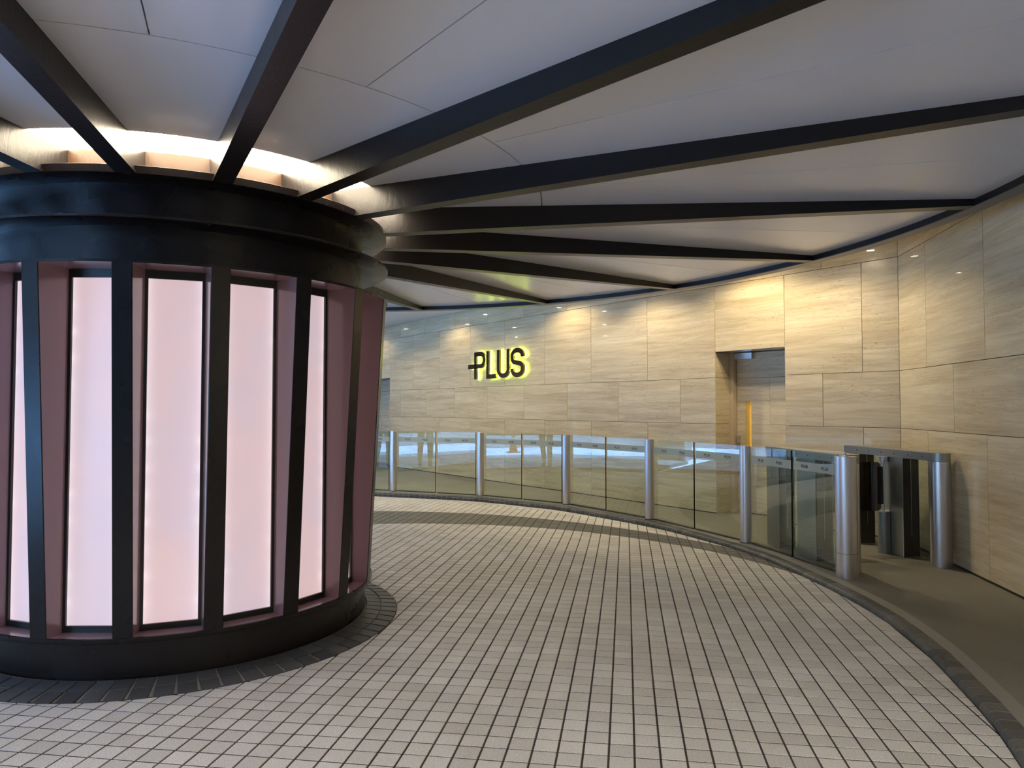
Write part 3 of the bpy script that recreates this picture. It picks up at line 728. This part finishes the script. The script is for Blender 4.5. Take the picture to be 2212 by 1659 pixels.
for i in range(6):
    a = Vector(PP[i]); b = Vector(PP[i + 1]); d = (b - a).normalized(); nn = Vector((-d.y, d.x)); L = (b - a).length
    if nn.y < 0: nn = -nn
    rb2 = 0.09 if i == 5 else 0.058
    for h in (0, 1):
        s0, s1 = (0.064, L / 2 - 0.022) if h == 0 else (L / 2 + 0.018, L - rb2 - 0.042)
        o2 = a + nn * 0.035 + d * s0; wd = s1 - s0
        g = empty('glass_panel', (o2.x, o2.y, ZP), math.atan2(d.y, d.x))
        tag(g, 'clear glass barrier panel, %s %s' % ('left one' if h == 0 else 'right one', plab[i]), 'glass panel', 'clear glass panels of the kerbside barrier')
        MB().box(0.001, wd - 0.001, -TH, TH, 0.012, 0.999).build('pane', M_GLASS, g, smooth=False)
        MB().box(wd - 0.004, wd + 0.002, -TH, TH, 0.012, 0.999).build('edge', 'glass_edge', g, smooth=False)
        MB().box(0.0, wd, -0.018, 0.018, 0.0, 0.012).build('floor_channel', 'dark_plate', g, smooth=False)
        MB().box(-0.002, wd + 0.002, -TH - 0.0018, -TH - 0.0006, 0.825, 0.905).build('frosted_band', 'frost_band', g, smooth=False)
        hh = 0.030
        for cxx in (0.27, 0.73):
            lm = MB()
            for nme, st, ox in glyphs(4):
                for s_ in st: stroke(lm, s_, T_, -TH - 0.0021, -TH - 0.003, 0, 0, 1.0, wd * cxx + (ox - 1.45) * hh, 0.850, hh)
            lm.build('lettering', 'logo_ink', g, smooth=False)

# ------------------------------------------------------------------ speed gates
ED = Vector((-0.14, 0.9902)).normalized()
def gate(origin, lane, label):          # local x along the gate away from the camera, local y to the left; lane = +1 left, -1 right
    e = empty('speed_gate', (origin[0], origin[1], ZP), math.atan2(ED.y, ED.x)); tag(e, label, 'gate')
    hw = 0.088
    MB().cyl(0, 0, hw, 0, 0.925, 40).build('end_column', 'brushed_steel', e)
    n = 16; pl = [(hw * math.cos(R(90 + 180 * i / n)), hw * math.sin(R(90 + 180 * i / n))) for i in range(n + 1)] + [(1.27, -hw), (1.27, hw)]
    rail = MB().prism(pl, 0.928, 1.0).build('top_rail', 'gate_steel', e)
    sc2 = MB()
    for k in range(6):
        x = 0.10 + 0.19 * k
        for sgn in (1, -1): 
            m2 = MB(); m2.cyl(0, 0, 0.006, 0, 0.002, 10); sc2.add([(x + vx, sgn * (hw + vz * 0.9), 0.962 + vy) for vx, vy, vz in m2.v], m2.f)
    tag(sc2.build('screws', 'black_rubber', rail, smooth=False), kind='stuff')
    for x0, x1 in ((0.37, 0.68), (1.02, 1.262)):
        cb = MB().box(x0, x1, -hw + 0.004, hw - 0.004, 0.0, 0.927).build('cabinet', 'gate_steel', e, smooth=False)
        MB().box(x0 - 0.003, x0, -hw + 0.010, hw - 0.010, 0.012, 0.92).build('end_shade_sheet', 'dark_plate', cb, smooth=False)  # dark sheet, the unlit end face's shade put into its colour
        tr = MB().box(x0 - 0.005, x0 + 0.004, lane * (hw - 0.0045), lane * (hw - 0.001), 0.0, 0.927) if lane > 0 else MB().box(x0 - 0.005, x0 + 0.004, -(hw - 0.001), -(hw - 0.0045), 0.0, 0.927)
        tr.build('edge_trim', 'brushed_steel', cb, smooth=False)
        MB().box(x0 - 0.0042, x0 - 0.003, -0.002, 0.002, 0.2, 0.92).build('seam', 'brushed_steel', cb, smooth=False)
    yw = -lane * (hw - 0.015)
    MB().box(0.09, 0.37, yw - 0.004, yw + 0.004, 0.02, 0.927).build('side_glass', M_GLASS, e, smooth=False)
    MB().box(0.68, 1.02, yw - 0.004, yw + 0.004, 0.02, 0.927).build('side_glass', M_GLASS, e, smooth=False)
    # hinge and leaf on the lane side
    hx, hy = 0.60, lane * (hw + 0.035)
    hs = MB().cyl(hx, hy, 0.052, 0.0, 0.395, 28).box(hx - 0.05, hx + 0.05, min(hy, lane * hw), max(hy, lane * hw), 0, 0.395).build('hinge_housing', 'gate_steel', e)
    MB().cyl(hx, hy, 0.054, 0.395, 0.403, 28).build('cap', 'brushed_steel', hs)
    MB().cyl(hx, hy, 0.012, 0.40, 0.91, 16).build('hinge_rod', 'brushed_steel', e)
    MB().cyl(hx, hy, 0.050, 0.895, 0.928, 28, 0.05).cyl(hx, hy, 0.025, 0.87, 0.895, 20).build('top_pivot', 'brushed_steel', e)
    MB().box(hx - 0.022, hx + 0.022, min(hy + lane * 0.012, hy + lane * 0.045), max(hy + lane * 0.012, hy + lane * 0.045), 0.47, 0.83).build('clamp', 'black_rubber', e, smooth=False)
    y0, y1 = hy + lane * 0.022, hy + lane * 0.325; rr_ = 0.045; z0, z1 = 0.405, 0.875
    c = [(y0 + lane * 0.02, z0), (y1, z0), (y1, z1), (y0 + lane * 0.02, z1)]
    ypts = []
    ym0, ym1 = min(y0, y1), max(y0, y1)
    for (cy_, cz_, a0) in ((ym1 - rr_, z1 - rr_, 0), (ym0 + rr_, z1 - rr_, 90), (ym0 + rr_, z0 + rr_, 180), (ym1 - rr_, z0 + rr_, 270)):
        for t in range(7): ypts.append((cy_ + rr_ * math.cos(R(a0 + 15 * t)), cz_ + rr_ * math.sin(R(a0 + 15 * t))))
    k = len(ypts); vs = [(hx - 0.005, p[0], p[1]) for p in ypts] + [(hx + 0.005, p[0], p[1]) for p in ypts]
    MB().add(vs, [tuple(range(k))[::-1], tuple(range(k, 2 * k))] + [(i, (i + 1) % k, k + (i + 1) % k, k + i) for i in range(k)]).build('gate_leaf', M_SMOKE, e, smooth=False)
    return e
gate((2.89, 6.12), -1, 'brushed steel gate cabinet right behind the stout end post, seen through the glass')
gate((3.80, 6.33), 1, 'brushed steel gate cabinet beside the right stone wall, with six screws along its top rail')

# ------------------------------------------------------------------ downlights
def downlight(x, y, label, power=SPOT_W, size=R(146), col=(1.0, 0.80, 0.46)):
    e = empty('downlight', (x, y, ZS)); tag(e, label, 'ceiling light', 'recessed downlights in the white soffit')
    MB().revolve([(0.045, -0.004), (0.062, -0.004), (0.062, 0.0), (0.045, 0.0)], 24).build('trim_ring', 'brushed_steel', e)
    MB().cyl(0, 0, 0.045, -0.0015, -0.0005, 20).build('lamp', 'lamp_white', e)
    ld = bpy.data.lights.new('downlight_beam', 'SPOT'); lo = bpy.data.objects.new('downlight_beam', ld); COL.objects.link(lo); lo.parent = e
    ld.energy = power; ld.color = col; ld.spot_size = size; ld.spot_blend = 0.45; ld.shadow_soft_size = 0.035; lo.location = (0, 0, -0.02)
    return e
DL = [(1.7, 0.64, 'above the doorway'), (5.15, 0.64, 'right of the sign, close to the wall'), (8.6, 0.64, 'left of the sign, close to the wall'), (12.05, 0.64, 'over the far left opening')]
for u, dd, t in DL: downlight(*farp(u, dd), 'round recessed downlight %s' % t, SPOT_W * (1.0 if u < 8 else 0.62 if u < 10 else 0.35))
for x, y, t in ((-4.08, 14.1, 'in the second row from the far wall, behind the drum'), (-6.4, 14.7, 'in the second row, farthest left'), (-1.75, 11.55, 'beyond the ring beam behind the drum'),
                (-4.1, 11.9, 'beyond the ring beam, left of centre behind the drum'), (-6.7, 12.25, 'beyond the ring beam, far left')):
    downlight(x, y, 'added fill downlight ' + t, 28)
for v, t in ((1.0, 'over the gate lane by the right wall'), (4.4, 'by the right wall above the near pavement'), (7.8, 'by the right wall behind the camera')):
    q = COR - RD * v - RN * 1.0; downlight(q.x, q.y, 'added fill downlight ' + t, 48)

for u, dd, t in ((0.75, 0.95, 'over the pavement in front of the wall corner'), (3.4, 0.85, 'over the pavement right of the sign'), (6.9, 1.2, 'over the pavement in front of the sign'), (10.3, 1.3, 'over the pavement at the far left end')):  # extra downlights added to wash the wall and pavement
    downlight(*farp(u, dd), 'added fill downlight ' + t, 36 if u < 5 else 22, R(140), col=(1.0, 0.84, 0.58))
for x, y, t in ((1.3, -1.1, 'right behind the camera'), (-1.4, -1.7, 'behind the camera, next to the ring beam'), (-4.6, -1.3, 'left behind the camera'), (-0.2, -4.2, 'in the back row behind the camera')):  # unseen downlights added to fill the floor with light
    downlight(x, y, 'added fill downlight ' + t, 125, R(130), col=(1.0, 0.93, 0.84))

# ------------------------------------------------------------------ street outside (left and behind), seen as reflections
sm = MB(); sm.add([(-60, -60, -0.03), (20, -60, -0.03), (20, 40, -0.03), (-60, 40, -0.03)], [(0, 1, 2, 3)])
so = sm.build('street', 'street', smooth=False); tag(so, kind='structure')
MB().box(-10.2, -8.9, -10, 30, -0.03, -0.015).box(-33, -14.2, -30, 40, -0.03, -0.012).build('street_band', 'street_dark', so, smooth=False)
bw = MB(); bw.box(-34, -33, -30, 40, 0, 14); bw.box(-8.3, -7.9, 13.4, 30, 0, 4); bw.box(-12, 8, -12.6, -12.2, -0.03, 3.8); bo2 = bw.build('wall_unseen', 'street_wall', smooth=False); tag(bo2, kind='structure')  # unseen walls; left and rear pieces added to hold back outdoor light
e = empty('traffic_cone', (-11.6, 7.5, -0.03)); tag(e, 'orange traffic cone with a white collar, reflected from the street in the glass barrier', 'traffic cone')
MB().box(-0.19, 0.19, -0.19, 0.19, 0.0, 0.03).build('base', 'cone_orange', e, smooth=False)
MB().cyl(0, 0, 0.14, 0.03, 0.34, 24, 0.085).build('cone', 'cone_orange', e)
MB().cyl(0, 0, 0.065, 0.50, 0.70, 24, 0.03).build('cone_tip', 'cone_orange', e)
MB().cyl(0, 0, 0.085, 0.34, 0.50, 24, 0.065).build('collar', 'cone_white', e)

# person walking outside
def skin_mesh(name, verts, edges, radii, mat, parent, root=0, sub=1):
    me = bpy.data.meshes.new(name); me.from_pydata(verts, edges, []); o = bpy.data.objects.new(name, me); COL.objects.link(o)
    sk = o.modifiers.new('skin', 'SKIN'); sk.use_smooth_shade = True
    lay = me.skin_vertices[0].data if me.skin_vertices else None
    if lay is None:
        bpy.context.view_layer.objects.active = o
    for i, r in enumerate(radii): me.skin_vertices[0].data[i].radius = (r if isinstance(r, tuple) else (r, r)); me.skin_vertices[0].data[i].use_root = (i == root)
    sb = o.modifiers.new('sub', 'SUBSURF'); sb.levels = sub; sb.render_levels = sub
    me.materials.append(MATS[mat]); o.parent = parent; return o
pe = empty('person', (-5.85, 8.38, 0.0), R(-58)); tag(pe, 'person in dark trousers walking outside, legs reflected in the glass barrier', 'person')
pv_ = [(0, 0, 0.95), (0, 0, 1.12), (0, 0.01, 1.32), (0, 0.0, 1.46), (0, 0.02, 1.55), (0, 0.03, 1.66), (0, 0.03, 1.74),
       (0.10, 0, 0.90), (0.11, 0.10, 0.50), (0.11, 0.02, 0.10), (0.11, 0.16, 0.045), (-0.10, 0, 0.90), (-0.11, -0.12, 0.50), (-0.11, -0.30, 0.13), (-0.11, -0.20, 0.05),
       (0.19, 0, 1.42), (0.24, -0.08, 1.14), (0.25, 0.04, 0.90), (0.25, 0.08, 0.82), (-0.19, 0, 1.42), (-0.24, 0.08, 1.14), (-0.25, 0.20, 0.92), (-0.25, 0.25, 0.85)]
pe_ = [(0, 1), (1, 2), (2, 3), (3, 4), (4, 5), (5, 6), (0, 7), (7, 8), (8, 9), (9, 10), (0, 11), (11, 12), (12, 13), (13, 14), (3, 15), (15, 16), (16, 17), (17, 18), (3, 19), (19, 20), (20, 21), (21, 22)]
prad = [0.14, 0.125, 0.14, 0.07, 0.055, 0.09, 0.06, 0.095, 0.062, 0.042, 0.035, 0.095, 0.062, 0.042, 0.035, 0.055, 0.042, 0.03, 0.03, 0.055, 0.042, 0.03, 0.03]
body = skin_mesh('body', pv_, pe_, prad, 'skin', pe)
skin_mesh('trousers', [pv_[k] for k in (0, 7, 8, 9, 11, 12, 13)] + [(0, 0, 1.03)], [(0, 1), (1, 2), (2, 3), (0, 4), (4, 5), (5, 6), (0, 7)], [0.150, 0.108, 0.078, 0.06, 0.108, 0.078, 0.06, 0.14], 'cloth_dark', pe)
skin_mesh('top', [(0, 0, 0.98), pv_[1], pv_[2], (0, 0, 1.44), pv_[15], pv_[16], pv_[19], pv_[20]], [(0, 1), (1, 2), (2, 3), (3, 4), (4, 5), (3, 6), (6, 7)], [0.155, 0.14, 0.155, 0.085, 0.068, 0.054, 0.068, 0.054], 'cloth_light', pe)
skin_mesh('shoe', [(0.11, -0.03, 0.045), (0.11, 0.10, 0.04), (0.11, 0.20, 0.035)], [(0, 1), (1, 2)], [0.05, 0.048, 0.035], 'cloth_dark', pe)
skin_mesh('shoe', [(-0.11, -0.33, 0.09), (-0.11, -0.24, 0.05), (-0.11, -0.15, 0.035)], [(0, 1), (1, 2)], [0.05, 0.048, 0.035], 'cloth_dark', pe)
skin_mesh('hair', [(0, -0.0, 1.70), (0, -0.02, 1.76)], [(0, 1)], [0.10, 0.08], 'hair', pe)
